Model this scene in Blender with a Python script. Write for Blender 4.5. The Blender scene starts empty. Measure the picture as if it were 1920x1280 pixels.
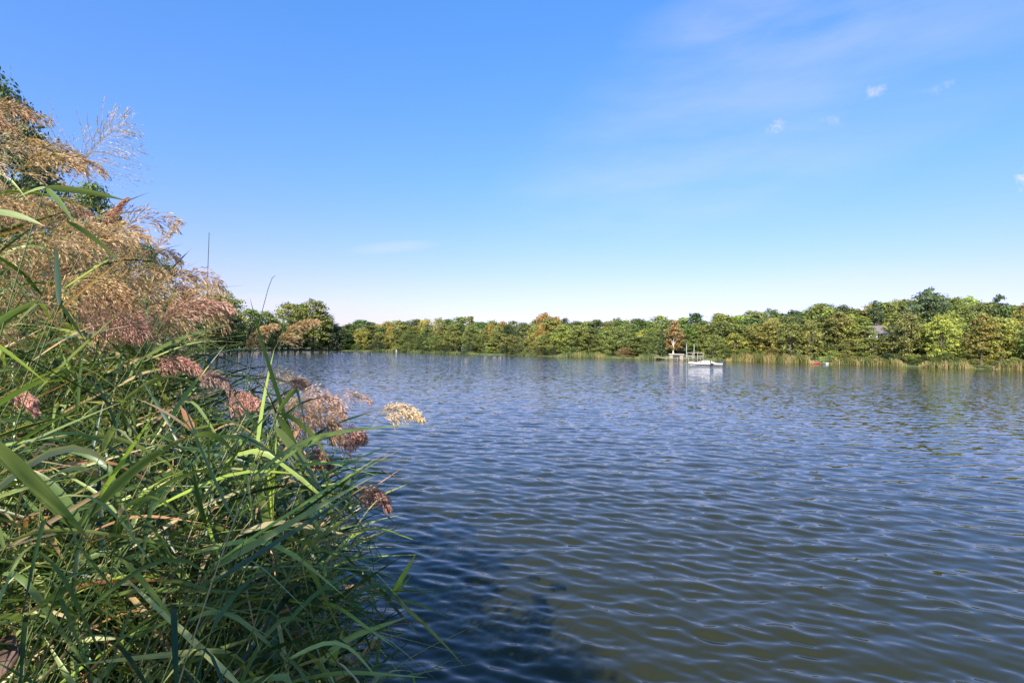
import bpy, math, random
import numpy as np
from mathutils import Vector, Matrix
R_ = math.radians
sc = bpy.context.scene
COL = sc.collection
RNG = np.random.default_rng(11)

# ------------------------------------------------------------------ camera
CAM_H = 2.0
F = 960.0                      # focal length in photo pixels (1920 wide)
cam_d = bpy.data.cameras.new('camera'); cam = bpy.data.objects.new('camera', cam_d); COL.objects.link(cam)
cam_d.sensor_width = 36; cam_d.lens = 18.0; cam_d.clip_start = 0.05; cam_d.clip_end = 8000
ROT = Matrix.Rotation(R_(90.83), 4, 'X') @ Matrix.Rotation(R_(1.15), 4, 'Z')
cam.matrix_world = Matrix.Translation((0, 0, CAM_H)) @ ROT
sc.camera = cam
RM = np.array(ROT.to_3x3())
CP = np.array([0, 0, CAM_H])
def at(u, v, depth):           # photo position and depth to a point in the place
    return CP + depth * (RM @ np.array([(u - 960) / F, (640 - v) / F, -1.0]))
def px(p):
    d = RM.T @ (np.asarray(p) - CP)
    return 960 + F * d[0] / -d[2], 640 - F * d[1] / -d[2]
def shore(u, v):               # where the line of sight meets the water
    d = RM @ np.array([(u - 960) / F, (640 - v) / F, -1.0])
    t = -CAM_H / d[2]
    return (d * t)[:2]

# ------------------------------------------------------------------ sun, sky, exposure
SUN_EL, SUN_AZ = 35.0, (-0.34, -0.94)       # the sun stands behind the viewer, to the left
az = math.hypot(*SUN_AZ); sx, sy = SUN_AZ[0] / az, SUN_AZ[1] / az
sun_dir = Vector((sx * math.cos(R_(SUN_EL)), sy * math.cos(R_(SUN_EL)), math.sin(R_(SUN_EL))))
sl = bpy.data.lights.new('sun', 'SUN'); so = bpy.data.objects.new('sun', sl); COL.objects.link(so)
sl.energy = 5.0; sl.angle = R_(0.53); sl.color = (1.0, 0.95, 0.85)
so.rotation_euler = sun_dir.to_track_quat('Z', 'Y').to_euler()
so.location = (-20, -30, 30)

w = bpy.data.worlds.new('World'); sc.world = w; w.use_nodes = True
nt = w.node_tree; N = nt.nodes; L = nt.links; N.clear()
def nd(tree, t, **k):
    n = tree.nodes.new(t)
    for a, b in k.items(): setattr(n, a, b)
    return n
def mth(tree, op, a, b=None, c=None, clamp=False):
    n = nd(tree, 'ShaderNodeMath', operation=op, use_clamp=clamp)
    for i, x in enumerate((a, b, c)):
        if x is None: continue
        if isinstance(x, (int, float)): n.inputs[i].default_value = x
        else: tree.links.new(x, n.inputs[i])
    return n.outputs[0]
sky = nd(nt, 'ShaderNodeTexSky', sky_type='NISHITA', sun_disc=False)
sky.sun_elevation = R_(SUN_EL); sky.sun_rotation = math.atan2(sx, sy)
sky.altitude = 0; sky.air_density = 1.0; sky.dust_density = 0.6; sky.ozone_density = 2.2
hs = nd(nt, 'ShaderNodeHueSaturation'); hs.inputs['Saturation'].default_value = 1.08; hs.inputs['Hue'].default_value = 0.508
L.new(sky.outputs[0], hs.inputs['Color'])
tc = nd(nt, 'ShaderNodeTexCoord')
sepz = nd(nt, 'ShaderNodeSeparateXYZ'); L.new(tc.outputs['Generated'], sepz.inputs[0])
air = nd(nt, 'ShaderNodeValToRGB'); L.new(sepz.outputs[2], air.inputs[0])      # clearer, bluer air overhead
ae = air.color_ramp.elements; ae[0].position = 0.0; ae[0].color = (.40, .325, .45, 1); ae[1].position = .62; ae[1].color = (.42, .74, .93, 1)
e_ = ae.new(.12); e_.color = (.48, .405, .56, 1)
e_ = ae.new(.3); e_.color = (.44, .55, .71, 1)
airm = nd(nt, 'ShaderNodeMix', data_type='RGBA', blend_type='MULTIPLY'); airm.inputs[0].default_value = 1
L.new(hs.outputs[0], airm.inputs[6]); L.new(air.outputs[0], airm.inputs[7])
airg = nd(nt, 'ShaderNodeVectorMath', operation='SCALE'); airg.inputs['Scale'].default_value = 2.15; L.new(airm.outputs[2], airg.inputs[0])
nz = nd(nt, 'ShaderNodeTexNoise'); nz.inputs['Scale'].default_value = 75; nz.inputs['Detail'].default_value = 7; nz.inputs['Roughness'].default_value = .65
L.new(tc.outputs['Generated'], nz.inputs['Vector'])
mp = nd(nt, 'ShaderNodeMapping'); mp.inputs['Scale'].default_value = (2.0, 2.0, 9.0); mp.inputs['Rotation'].default_value = (0.2, -0.45, 0)
L.new(tc.outputs['Generated'], mp.inputs['Vector'])
nz2 = nd(nt, 'ShaderNodeTexNoise'); nz2.inputs['Scale'].default_value = 1.6; nz2.inputs['Detail'].default_value = 8; nz2.inputs['Roughness'].default_value = .55
L.new(mp.outputs[0], nz2.inputs['Vector'])
def cloud(u, v, su, sv, ang, amp, noise, lo, hi):
    """soft patch of cloud in a direction of the sky, su x sv in photo pixels"""
    d = Vector(at(u, v, 1.0) - CP).normalized()
    r = d.cross(Vector((0, 0, 1))).normalized(); up = r.cross(d)
    ca, sa = math.cos(R_(ang)), math.sin(R_(ang))
    a = r * ca + up * sa; b = up * ca - r * sa
    def dot(vec, s):
        n = nd(nt, 'ShaderNodeVectorMath', operation='DOT_PRODUCT'); n.inputs[1].default_value = vec * s
        L.new(tc.outputs['Generated'], n.inputs[0]); return n.outputs['Value']
    x = dot(a, F / su); y = dot(b, F / sv); f = dot(d, 1.0)
    x = mth(nt, 'SUBTRACT', x, 0.0)
    q = mth(nt, 'ADD', mth(nt, 'MULTIPLY', x, x), mth(nt, 'MULTIPLY', y, y))
    g = mth(nt, 'SUBTRACT', 1.0, q, clamp=True)
    g = mth(nt, 'MULTIPLY', g, mth(nt, 'GREATER_THAN', f, 0.2))
    rmp = nd(nt, 'ShaderNodeMapRange'); rmp.inputs[1].default_value = lo; rmp.inputs[2].default_value = hi
    L.new(noise.outputs[0], rmp.inputs[0])
    if noise is nz:       # a small ragged puff: the noise eats into its rim
        e = mth(nt, 'MULTIPLY_ADD', noise.outputs[0], 3.2, -2.25)
        return mth(nt, 'MULTIPLY', mth(nt, 'MULTIPLY', mth(nt, 'ADD', e, g, clamp=True), g), amp)
    return mth(nt, 'MULTIPLY', mth(nt, 'MULTIPLY', g, rmp.outputs[0]), amp)
cl = [cloud(1643, 172, 22, 17, 0, .6, nz, .35, .75), cloud(1455, 236, 20, 18, 55, .7, nz, .3, .7),
      cloud(1562, 229, 28, 12, -15, .3, nz, .4, .75), cloud(1760, 165, 26, 12, 10, .25, nz, .4, .75),
      cloud(1922, 332, 16, 26, 0, 1.4, nz, .3, .6),
      cloud(740, 463, 90, 12, 8, .36, nz2, .3, .7), cloud(660, 552, 70, 10, 0, .35, nz2, .3, .7),
      cloud(640, 586, 260, 26, -2, .75, nz2, .25, .7), cloud(1420, 190, 520, 200, 22, .30, nz2, .3, .75),
      cloud(1380, 560, 620, 50, 2, .30, nz2, .3, .75), cloud(1450, 45, 240, 60, -8, .2, nz2, .35, .75)]
tot = cl[0]
for c in cl[1:]: tot = mth(nt, 'ADD', tot, c, clamp=True)
mx = nd(nt, 'ShaderNodeMix', data_type='RGBA'); L.new(tot, mx.inputs[0]); L.new(airg.outputs[0], mx.inputs[6])
mx.inputs[7].default_value = (5.2, 5.1, 6.3, 1)
bg = nd(nt, 'ShaderNodeBackground'); bg.inputs['Strength'].default_value = 0.097
L.new(mx.outputs[2], bg.inputs['Color'])
wo = nd(nt, 'ShaderNodeOutputWorld'); L.new(bg.outputs[0], wo.inputs['Surface'])

sc.view_settings.view_transform = 'Standard'; sc.view_settings.look = 'None'
sc.view_settings.exposure = 0.86; sc.view_settings.gamma = 1.0
sc.cycles.max_bounces = 6; sc.cycles.transparent_max_bounces = 4
sc.cycles.caustics_reflective = False; sc.cycles.caustics_refractive = False

# ------------------------------------------------------------------ helpers
def tag(o, label=None, cat=None, group=None, kind=None):
    if label: o['label'] = label
    if cat: o['category'] = cat
    if group: o['group'] = group
    if kind: o['kind'] = kind
    return o
def link(name, me, mat=None, parent=None, loc=None):
    o = bpy.data.objects.new(name, me); COL.objects.link(o)
    if mat is not None and me is not None and not me.materials: me.materials.append(mat)
    if parent: o.parent = parent
    if loc is not None: o.location = loc
    return o
def empty(name, loc, rz=0):
    o = bpy.data.objects.new(name, None); COL.objects.link(o); o.location = loc; o.rotation_euler = (0, 0, rz)
    o.empty_display_size = .2
    return o
def np_mesh(name, V, Fq, attrs=None, smooth=False):
    V = np.asarray(V, np.float32).reshape(-1, 3); Fq = np.asarray(Fq, np.int32)
    if attrs and 'along' in attrs and name in ('foliage', 'reed_thicket'): attrs['across'] = np.tile([0., .5, 1.], len(V) // 3)
    k = Fq.shape[1]; me = bpy.data.meshes.new(name)
    me.vertices.add(len(V)); me.vertices.foreach_set('co', V.ravel())
    me.loops.add(Fq.size); me.loops.foreach_set('vertex_index', Fq.ravel())
    me.polygons.add(len(Fq)); me.polygons.foreach_set('loop_start', np.arange(0, Fq.size, k, dtype=np.int32))
    me.update(calc_edges=True)
    if smooth: me.polygons.foreach_set('use_smooth', np.ones(len(Fq), bool))
    for an, av in (attrs or {}).items():
        a = me.attributes.new(an, 'FLOAT', 'POINT'); a.data.foreach_set('value', np.asarray(av, np.float32).ravel())
    return me
class MB:
    """collects simple solids into one mesh"""
    def __init__(s): s.v = []; s.f = []
    def add(s, vs, fs):
        n = len(s.v); s.v += [tuple(x) for x in vs]; s.f += [tuple(n + i for i in f) for f in fs]; return s
    def box(s, x0, x1, y0, y1, z0, z1):
        return s.add([(x0, y0, z0), (x1, y0, z0), (x1, y1, z0), (x0, y1, z0), (x0, y0, z1), (x1, y0, z1), (x1, y1, z1), (x0, y1, z1)],
                     [(0, 3, 2, 1), (4, 5, 6, 7), (0, 1, 5, 4), (1, 2, 6, 5), (2, 3, 7, 6), (3, 0, 4, 7)])
    def tube(s, pts, rad, n=8):
        pts = [Vector(p) for p in pts]; m = len(pts); vs = []; fs = []
        for i, p in enumerate(pts):
            d = (pts[min(i + 1, m - 1)] - pts[max(i - 1, 0)]).normalized()
            a = d.cross(Vector((0.13, 0.97, 0.2)) if abs(d.y) < .9 else Vector((1, 0, 0))).normalized(); b = d.cross(a)
            r = rad[i] if hasattr(rad, '__len__') else rad
            for k in range(n):
                t = 2 * math.pi * k / n; vs.append(p + (a * math.cos(t) + b * math.sin(t)) * r)
        for i in range(m - 1):
            for k in range(n):
                k2 = (k + 1) % n; fs.append((i * n + k, i * n + k2, (i + 1) * n + k2, (i + 1) * n + k))
        fs.append(tuple(range(n))[::-1]); fs.append(tuple((m - 1) * n + k for k in range(n)))
        return s.add(vs, fs)
    def loft(s, rings, cap=True):
        n = len(rings[0]); vs = [p for r in rings for p in r]; fs = []
        for i in range(len(rings) - 1):
            for k in range(n):
                k2 = (k + 1) % n; fs.append((i * n + k, i * n + k2, (i + 1) * n + k2, (i + 1) * n + k))
        if cap: fs.append(tuple(range(n))[::-1]); fs.append(tuple((len(rings) - 1) * n + k for k in range(n)))
        return s.add(vs, fs)
    def build(s, name, mat, parent=None, smooth=False, bevel=0, loc=None):
        me = bpy.data.meshes.new(name); me.from_pydata(s.v, [], s.f); me.update()
        if smooth: me.polygons.foreach_set('use_smooth', [True] * len(me.polygons))
        o = link(name, me, mat, parent, loc)
        if bevel:
            b = o.modifiers.new('bevel', 'BEVEL'); b.width = bevel; b.segments = 2; b.limit_method = 'ANGLE'
        return o

# ------------------------------------------------------------------ materials
def new_mat(name):
    m = bpy.data.materials.new(name); m.use_nodes = True; t = m.node_tree; t.nodes.clear()
    out = nd(t, 'ShaderNodeOutputMaterial'); p = nd(t, 'ShaderNodeBsdfPrincipled'); t.links.new(p.outputs[0], out.inputs[0])
    return m, t, p, out
def simple(name, c, rough=.6, metal=0, var=.15, scale=6, bump=0):
    m, t, p, out = new_mat(name)
    tcn = nd(t, 'ShaderNodeTexCoord'); n = nd(t, 'ShaderNodeTexNoise'); n.inputs['Scale'].default_value = scale; n.inputs['Detail'].default_value = 6
    t.links.new(tcn.outputs['Object'], n.inputs['Vector'])
    r = nd(t, 'ShaderNodeValToRGB'); t.links.new(n.outputs[0], r.inputs[0])
    r.color_ramp.elements[0].position = .3; r.color_ramp.elements[1].position = .7
    r.color_ramp.elements[0].color = (*[x * (1 - var) for x in c], 1); r.color_ramp.elements[1].color = (*[min(1, x * (1 + var)) for x in c], 1)
    t.links.new(r.outputs[0], p.inputs['Base Color']); p.inputs['Roughness'].default_value = rough; p.inputs['Metallic'].default_value = metal
    if bump:
        b = nd(t, 'ShaderNodeBump'); b.inputs['Strength'].default_value = bump; t.links.new(n.outputs[0], b.inputs['Height']); t.links.new(b.outputs[0], p.inputs['Normal'])
    return m
def attr(t, name):
    a = nd(t, 'ShaderNodeAttribute', attribute_name=name); return a.outputs['Fac']
def ramp(t, fac, stops):
    r = nd(t, 'ShaderNodeValToRGB'); t.links.new(fac, r.inputs[0]); e = r.color_ramp.elements
    while len(e) < len(stops): e.new(.5)
    for el, (p, c) in zip(e, stops): el.position = p; el.color = (*c, 1)
    return r.outputs[0]
def mixc(t, fac, a, b, mode='MIX'):
    n = nd(t, 'ShaderNodeMix', data_type='RGBA', blend_type=mode)
    for i, x in ((0, fac), (6, a), (7, b)):
        if isinstance(x, (int, float)): n.inputs[i].default_value = x
        elif isinstance(x, tuple): n.inputs[i].default_value = (*x, 1)
        else: t.links.new(x, n.inputs[i])
    return n.outputs[2]
def leafy(name, t, p, out, col, trans=.3, gain=1.3):
    """thin leaf: the surface plus light passing through"""
    tr = nd(t, 'ShaderNodeBsdfTranslucent'); g = mixc(t, 1.0, col, (gain, gain * 1.05, gain * .55), 'MULTIPLY')
    t.links.new(g, tr.inputs['Color']); t.links.new(col, p.inputs['Base Color'])
    ms = nd(t, 'ShaderNodeMixShader'); ms.inputs[0].default_value = trans
    t.links.new(p.outputs[0], ms.inputs[1]); t.links.new(tr.outputs[0], ms.inputs[2]); t.links.new(ms.outputs[0], out.inputs[0])

# tree foliage: the object's own colour, varied from clump to clump
M = {}
m, t, p, out = new_mat('tree_foliage')
oi = nd(t, 'ShaderNodeObjectInfo')
v = ramp(t, attr(t, 'tint'), [(0, (.38, .44, .40)), (.5, (.9, .92, .85)), (1, (1.6, 1.5, 1.1))])
c = mixc(t, 1.0, oi.outputs['Color'], v, 'MULTIPLY')
warm = ramp(t, attr(t, 'along'), [(0, (1, 1, 1)), (.85, (1, 1, 1)), (1, (1.14, 1.02, .85))])
c = mixc(t, 1.0, c, warm, 'MULTIPLY')
p.inputs['Roughness'].default_value = .55; p.inputs['Specular IOR Level'].default_value = .3
leafy('tree', t, p, out, c, .28, 1.25); M['leaf'] = m
M['bark'] = simple('bark', (.11, .085, .06), .9, var=.4, scale=4, bump=.4)
M['pale_bark'] = simple('pale_bark', (.52, .44, .36), .8, var=.25, scale=3)

# reed leaves: own colours; the extreme tints also paint in deep shade and sunlight
m, t, p, out = new_mat('reed_leaf')
c = ramp(t, attr(t, 'tint'), [(0, (.012, .030, .010)), (.28, (.034, .070, .016)), (.5, (.105, .155, .034)), (.68, (.24, .28, .085)), (.82, (.28, .37, .05)), (.9, (.46, .38, .20)), (1, (.38, .17, .08))])
tip = ramp(t, attr(t, 'along'), [(0, (0, 0, 0)), (.62, (0, 0, 0)), (.95, (1, 1, 1))])
tcn = nd(t, 'ShaderNodeTexCoord'); n = nd(t, 'ShaderNodeTexNoise'); n.inputs['Scale'].default_value = 9; n.inputs['Detail'].default_value = 5
t.links.new(tcn.outputs['Object'], n.inputs['Vector'])
sel = mth(t, 'MULTIPLY', mth(t, 'GREATER_THAN', n.outputs[0], .55), .7)
tipf = nd(t, 'ShaderNodeMath', operation='MULTIPLY'); t.links.new(tip, tipf.inputs[0]); t.links.new(sel, tipf.inputs[1])
c = mixc(t, tipf.outputs[0], c, (.30, .19, .07))
n3 = nd(t, 'ShaderNodeTexNoise'); n3.inputs['Scale'].default_value = 30; n3.inputs['Detail'].default_value = 4
cmb = nd(t, 'ShaderNodeCombineXYZ'); t.links.new(mth(t, 'MULTIPLY', attr(t, 'across'), 14.0), cmb.inputs[0]); t.links.new(mth(t, 'MULTIPLY', attr(t, 'along'), 3.0), cmb.inputs[1]); t.links.new(mth(t, 'MULTIPLY', attr(t, 'tint'), 50.0), cmb.inputs[2])
n3.inputs['Scale'].default_value = 1; t.links.new(cmb.outputs[0], n3.inputs['Vector'])
c = mixc(t, 1.0, c, ramp(t, n3.outputs[0], [(.3, (.75, .78, .75)), (.7, (1.25, 1.2, 1.15))]), 'MULTIPLY')
p.inputs['Roughness'].default_value = .36; p.inputs['Specular IOR Level'].default_value = .38
leafy('reed', t, p, out, c, .24, 1.8); M['reed_leaf'] = m
m, t, p, out = new_mat('reed_stalk')
c = ramp(t, attr(t, 'tint'), [(0, (.05, .09, .025)), (.6, (.10, .14, .04)), (.85, (.20, .19, .08)), (1, (.32, .24, .12))])
t.links.new(c, p.inputs['Base Color']); p.inputs['Roughness'].default_value = .45; M['stalk'] = m
m, t, p, out = new_mat('reed_plume')
oi = nd(t, 'ShaderNodeObjectInfo')
c = mixc(t, 1.0, oi.outputs['Color'], ramp(t, attr(t, 'tint'), [(0, (.45, .38, .38)), (.5, (1, 1, 1)), (1, (1.75, 1.7, 1.6))]), 'MULTIPLY')
p.inputs['Roughness'].default_value = .5
leafy('plume', t, p, out, c, .35, 1.2); M['plume'] = m
m, t, p, out = new_mat('far_reed')
c = ramp(t, attr(t, 'tint'), [(0, (.10, .13, .04)), (.45, (.22, .23, .07)), (.8, (.42, .33, .13)), (1, (.5, .36, .2))])
leafy('fr', t, p, out, c, .3, 1.1); p.inputs['Roughness'].default_value = .6; M['far_reed'] = m

# ------------------------------------------------------------------ the lake's outline and the ground
far_px = [(560, 656.5), (640, 657.5), (760, 660), (900, 664.5), (1050, 668.5), (1200, 672.5), (1400, 677), (1640, 684.5), (1780, 689.5), (1920, 693.5)]
far_sh = [tuple(shore(*q)) for q in far_px]
near_sh = [(160, 40), (150, 0), (110, -22), (60, -14), (25, -5), (10, -1.2), (4, .3), (1.6, .75), (.45, 1.0), (-.25, 1.5), (-.75, 2.6), (-1.5, 4.4), (-2.8, 6.6),
           (-5, 10), (-10, 17), (-19, 27), (-32, 44), (-48, 70), (-66, 105), (-78, 130)]
LAKE = np.array(far_sh + near_sh)
def sdist(P):
    """distance to the shoreline, positive on land"""
    P = np.asarray(P, float).reshape(-1, 2); A = LAKE; B = np.roll(LAKE, -1, 0)
    best = np.full(len(P), 1e18); inside = np.zeros(len(P), bool)
    for a, b in zip(A, B):
        ab = b - a; tt = np.clip(((P - a) @ ab) / (ab @ ab), 0, 1); d = P - a - tt[:, None] * ab
        best = np.minimum(best, (d ** 2).sum(1))
        c = ((a[1] > P[:, 1]) != (b[1] > P[:, 1]))
        xi = (b[0] - a[0]) * (P[:, 1] - a[1]) / (b[1] - a[1] + 1e-12) + a[0]
        inside ^= c & (P[:, 0] < xi)
    d = np.sqrt(best); return np.where(inside, -d, d)
def ground_z(x, y):
    x = np.atleast_1d(np.asarray(x, float)); y = np.atleast_1d(np.asarray(y, float))
    s = sdist(np.stack([x, y], 1))
    z = np.where(s < 0, np.maximum(s * .30, -1.0), np.minimum(s * .30, .35 + .012 * np.minimum(s, 60)))
    far = np.clip((np.hypot(x, y) - 60) / 40, 0, 1) * np.clip((x - 0) / 60, 0, 1)
    z = z + far * np.clip((s - 5) / 40, 0, 1) * 4.5
    z = z + np.where(s > 0, .06 * np.sin(x * 1.3 + 1) * np.sin(y * 1.1) * np.clip(s, 0, 1), 0)
    return z
g = np.linspace(-1, 1, 341); gx = np.sinh(g * 7.0) / np.sinh(7.0) * 2500
gx = np.sign(g) * (np.abs(g) * 38 + np.abs(g) ** 3 * 330 + np.abs(g) ** 14 * 2600)
X, Y = np.meshgrid(gx, gx + 0.0)
Z = ground_z(X.ravel(), Y.ravel())
n_ = len(gx); idx = np.arange(n_ * n_).reshape(n_, n_)
Fq = np.stack([idx[:-1, :-1], idx[:-1, 1:], idx[1:, 1:], idx[1:, :-1]], -1).reshape(-1, 4)
m, t, p, out = new_mat('ground')
tcn = nd(t, 'ShaderNodeTexCoord'); n = nd(t, 'ShaderNodeTexNoise'); n.inputs['Scale'].default_value = .35; n.inputs['Detail'].default_value = 9
t.links.new(tcn.outputs['Object'], n.inputs['Vector'])
c = ramp(t, n.outputs[0], [(.3, (.05, .045, .025)), (.5, (.09, .12, .035)), (.7, (.16, .19, .05))])
t.links.new(c, p.inputs['Base Color']); p.inputs['Roughness'].default_value = .95
tag(link('ground', np_mesh('ground', np.stack([X.ravel(), Y.ravel(), Z], 1), Fq, smooth=True), m), kind='structure')

# ------------------------------------------------------------------ water: wind ripples modelled as geometry, the finest as bump
rr = [0.6]
while rr[-1] < 420:
    r = rr[-1]; rr.append(r + max(.018, .0048 * r) if r < 60 else r * 1.012)
rr = np.array(rr)
fine = np.linspace(-50, 50, 861)
ths = np.concatenate([np.linspace(-180, -51, 60), fine, np.linspace(51, 180, 60)])
th = np.radians(ths)
RR, TT = np.meshgrid(rr, th, indexing='ij')
WX = (RR * np.sin(TT)).astype(np.float32); WY = (RR * np.cos(TT)).astype(np.float32); WZ = np.zeros_like(WX)
dr = np.gradient(rr)[:, None].astype(np.float32)
dth = np.gradient(th)[None, :].astype(np.float32) * rr[:, None]
cell = np.maximum(dr, np.minimum(dth, 1.0)).astype(np.float32)
wr = np.random.default_rng(5)
NW = 100
for i in range(NW):
    lam = 0.06 * (.85 / .06) ** ((i + wr.random()) / NW)
    ang = R_(90 - 12) + wr.normal(0, .40 if lam < .6 else .30)
    k = 2 * math.pi / lam; slope = .034 * (lam / .15) ** (.2 if lam < .16 else -.80)
    fade = np.clip(lam / (cell * 3.0) - 1, 0, 1)
    ph = wr.random() * 6.283
    WZ += (slope / k) * fade * np.sin(k * (math.cos(ang) * WX + math.sin(ang) * WY) + ph).astype(np.float32)
# calmer and livelier patches, as gusts leave them
gust = .88 + .25 * np.sin(WX * .11 + 1.3) * np.sin(WY * .07 + WX * .05) + .16 * np.sin(WX * .7 + WY * .45) * np.sin(WX * .31 - WY * .8 + 2)
WZ *= gust.astype(np.float32)
nr, na = WX.shape; idx = np.arange(nr * na).reshape(nr, na)
Fq = np.stack([idx[:-1, :-1], idx[1:, :-1], idx[1:, 1:], idx[:-1, 1:]], -1).reshape(-1, 4)
m, t, p, out = new_mat('lake_water')
p.inputs['Base Color'].default_value = (.024, .025, .010, 1); p.inputs['Roughness'].default_value = .035; p.inputs['IOR'].default_value = 1.333
tcn = nd(t, 'ShaderNodeTexCoord')
mpn = nd(t, 'ShaderNodeMapping'); mpn.inputs['Rotation'].default_value = (0, 0, R_(-12)); mpn.inputs['Scale'].default_value = (.55, 1, 1)
t.links.new(tcn.outputs['Object'], mpn.inputs['Vector'])
n1 = nd(t, 'ShaderNodeTexNoise'); n1.inputs['Scale'].default_value = 7; n1.inputs['Detail'].default_value = 4
n2 = nd(t, 'ShaderNodeTexNoise'); n2.inputs['Scale'].default_value = 2.6; n2.inputs['Detail'].default_value = 3
for q in (n1, n2): t.links.new(mpn.outputs[0], q.inputs['Vector'])
# the ripples too fine for the mesh tilt the surface point by point
sep = nd(t, 'ShaderNodeVectorMath', operation='LENGTH'); t.links.new(tcn.outputs['Object'], sep.inputs[0])
def tilt(noise, lo, hi, a, b):
    mr = nd(t, 'ShaderNodeMapRange'); mr.inputs[1].default_value = lo; mr.inputs[2].default_value = hi; mr.inputs[3].default_value = a; mr.inputs[4].default_value = b
    t.links.new(sep.outputs['Value'], mr.inputs[0])
    c0 = nd(t, 'ShaderNodeVectorMath', operation='SUBTRACT'); t.links.new(noise.outputs['Color'], c0.inputs[0]); c0.inputs[1].default_value = (.5, .5, .5)
    c1 = nd(t, 'ShaderNodeVectorMath', operation='MULTIPLY'); t.links.new(c0.outputs[0], c1.inputs[0]); c1.inputs[1].default_value = (.55, 1, 0)
    c2 = nd(t, 'ShaderNodeVectorMath', operation='SCALE'); t.links.new(c1.outputs[0], c2.inputs[0]); t.links.new(mr.outputs[0], c2.inputs['Scale']); return c2.outputs[0]
geo = nd(t, 'ShaderNodeNewGeometry')
ad = nd(t, 'ShaderNodeVectorMath', operation='ADD'); t.links.new(geo.outputs['Normal'], ad.inputs[0]); t.links.new(tilt(n1, 3, 50, .20, .80), ad.inputs[1])
ad2 = nd(t, 'ShaderNodeVectorMath', operation='ADD'); t.links.new(ad.outputs[0], ad2.inputs[0]); t.links.new(tilt(n2, 12, 70, .0, .42), ad2.inputs[1])
nrm = nd(t, 'ShaderNodeVectorMath', operation='NORMALIZE'); t.links.new(ad2.outputs[0], nrm.inputs[0]); t.links.new(nrm.outputs[0], p.inputs['Normal'])
tag(link('lake_water', np_mesh('lake_water', np.stack([WX, WY, WZ], -1).reshape(-1, 3), Fq, smooth=True), m), kind='structure')

# ------------------------------------------------------------------ trees
def norm(a): return a / (np.linalg.norm(a, axis=-1, keepdims=True) + 1e-9)
def rhombs(C, A, B):
    """leaf-shaped faces: C centres, A half length vector, B half width vector"""
    V = np.stack([C - A, C + B - A * .15, C + A, C - B - A * .15], 1).reshape(-1, 3)
    return V, np.arange(len(C) * 4).reshape(-1, 4)
def tree_template(name, seed, style, H=10., leaf=.30, nleaf=34, nclump=120):
    r = np.random.default_rng(seed)
    env = {'round': (.05, 3.6), 'tall': (.05, 2.7), 'pine': (.45, 3.0), 'cone': (.08, 2.2), 'bush': (.0, 4.2), 'thin': (.2, 2.0)}[style]
    zb, Rm = env[0] * H, env[1] * H / 10
    ph = r.random(8) * 6.28
    def rad(tt, a):
        if style in ('round', 'tall', 'thin'): b = np.sin(np.pi * np.clip(tt, 0, 1) ** .75) ** .55 * .9 + .08
        elif style == 'bush': b = np.sqrt(np.clip(1 - tt ** 2.2, 0, 1)) * .95
        elif style == 'pine': b = np.clip(1.0 - abs(tt - .45) * 1.5, .15, 1) * (.65 + .5 * np.sin(tt * 22 + ph[0]) ** 2)
        else: b = (1 - tt) ** .85 * (.75 + .25 * np.sin(tt * 30)) + .04
        lump = 1 + .20 * np.sin(2 * a + ph[1] + tt * 4) + .14 * np.sin(3 * a + ph[2] - tt * 7) + .10 * np.sin(5 * a + ph[3] + tt * 11)
        return Rm * b * lump
    tt = r.random(nclump) ** (.85 if style != 'bush' else .8); a = r.random(nclump) * 6.283
    q = r.random(nclump) ** .35
    rd = rad(tt, a) * q
    cz = zb + tt * (H - zb) * (1.0 if style == 'bush' else .97)
    C = np.stack([rd * np.cos(a), rd * np.sin(a), cz], 1); C += r.normal(0, .12 * H / 10, C.shape)
    cs = (.55 + .55 * r.random(nclump)) * H / 10 * (.8 if style in ('pine', 'cone') else 1)
    flat = .35 if style in ('pine', 'cone') else .62
    ct = np.clip(r.normal(.5, .17, nclump), 0, 1)
    off = r.normal(0, 1, (nclump, nleaf, 3)); off = off / (np.linalg.norm(off, axis=2, keepdims=True)) * (r.random((nclump, nleaf, 1)) ** .5)
    P = C[:, None] + off * cs[:, None, None] * np.array([1, 1, flat]); P = P.reshape(-1, 3)
    P[:, 2] = np.maximum(P[:, 2], .05)
    n = len(P); outw = norm(off.reshape(-1, 3) + np.array([0, 0, .5]) + r.normal(0, .45, (n, 3)))
    A = norm(np.cross(outw, r.normal(0, 1, (n, 3)))); B = np.cross(outw, A)
    s = leaf * (.55 + .7 * r.random((n, 1))) * .5
    V, Fq = rhombs(P, A * s * 1.25, B * s * .8)
    tint = np.repeat(np.clip(np.repeat(ct, nleaf) + r.normal(0, .10, n), 0, 1), 4)
    al = np.repeat(np.repeat(r.random(nclump), nleaf), 4)
    crown = np_mesh(name + '_crown', V, Fq, {'tint': tint, 'along': al}); crown.materials.append(M['leaf'])
    mb = MB(); top = .82 * H if style != 'bush' else .45 * H
    pts = [(0, 0, -.6)]; x = y = 0
    for k in range(1, 7):
        x += r.normal(0, .10); y += r.normal(0, .10); pts.append((x, y, top * k / 6))
    r0 = .022 * H; rads = [r0 * 1.35] + [r0 * (1 - .14 * k) for k in range(1, 7)]
    mb.tube(pts, rads, 7)
    for i in r.choice(nclump, 11, replace=False):
        e = C[i]; hz = max(.12 * H, min(top * .9, e[2] * .6)); f = hz / top * 6; k0 = min(5, int(f)); fr = f - k0
        p0 = np.array(pts[k0]) * (1 - fr) + np.array(pts[k0 + 1]) * fr
        mid = (p0 + e) / 2 + np.array([0, 0, .25]); mb.tube([p0, mid, e], [r0 * .4, r0 * .26, r0 * .1], 5)
    me = bpy.data.meshes.new(name + '_trunk'); me.from_pydata(mb.v, [], mb.f); me.update()
    return dict(crown=crown, trunk=me, H=H, R=Rm)
T = {}
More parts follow.
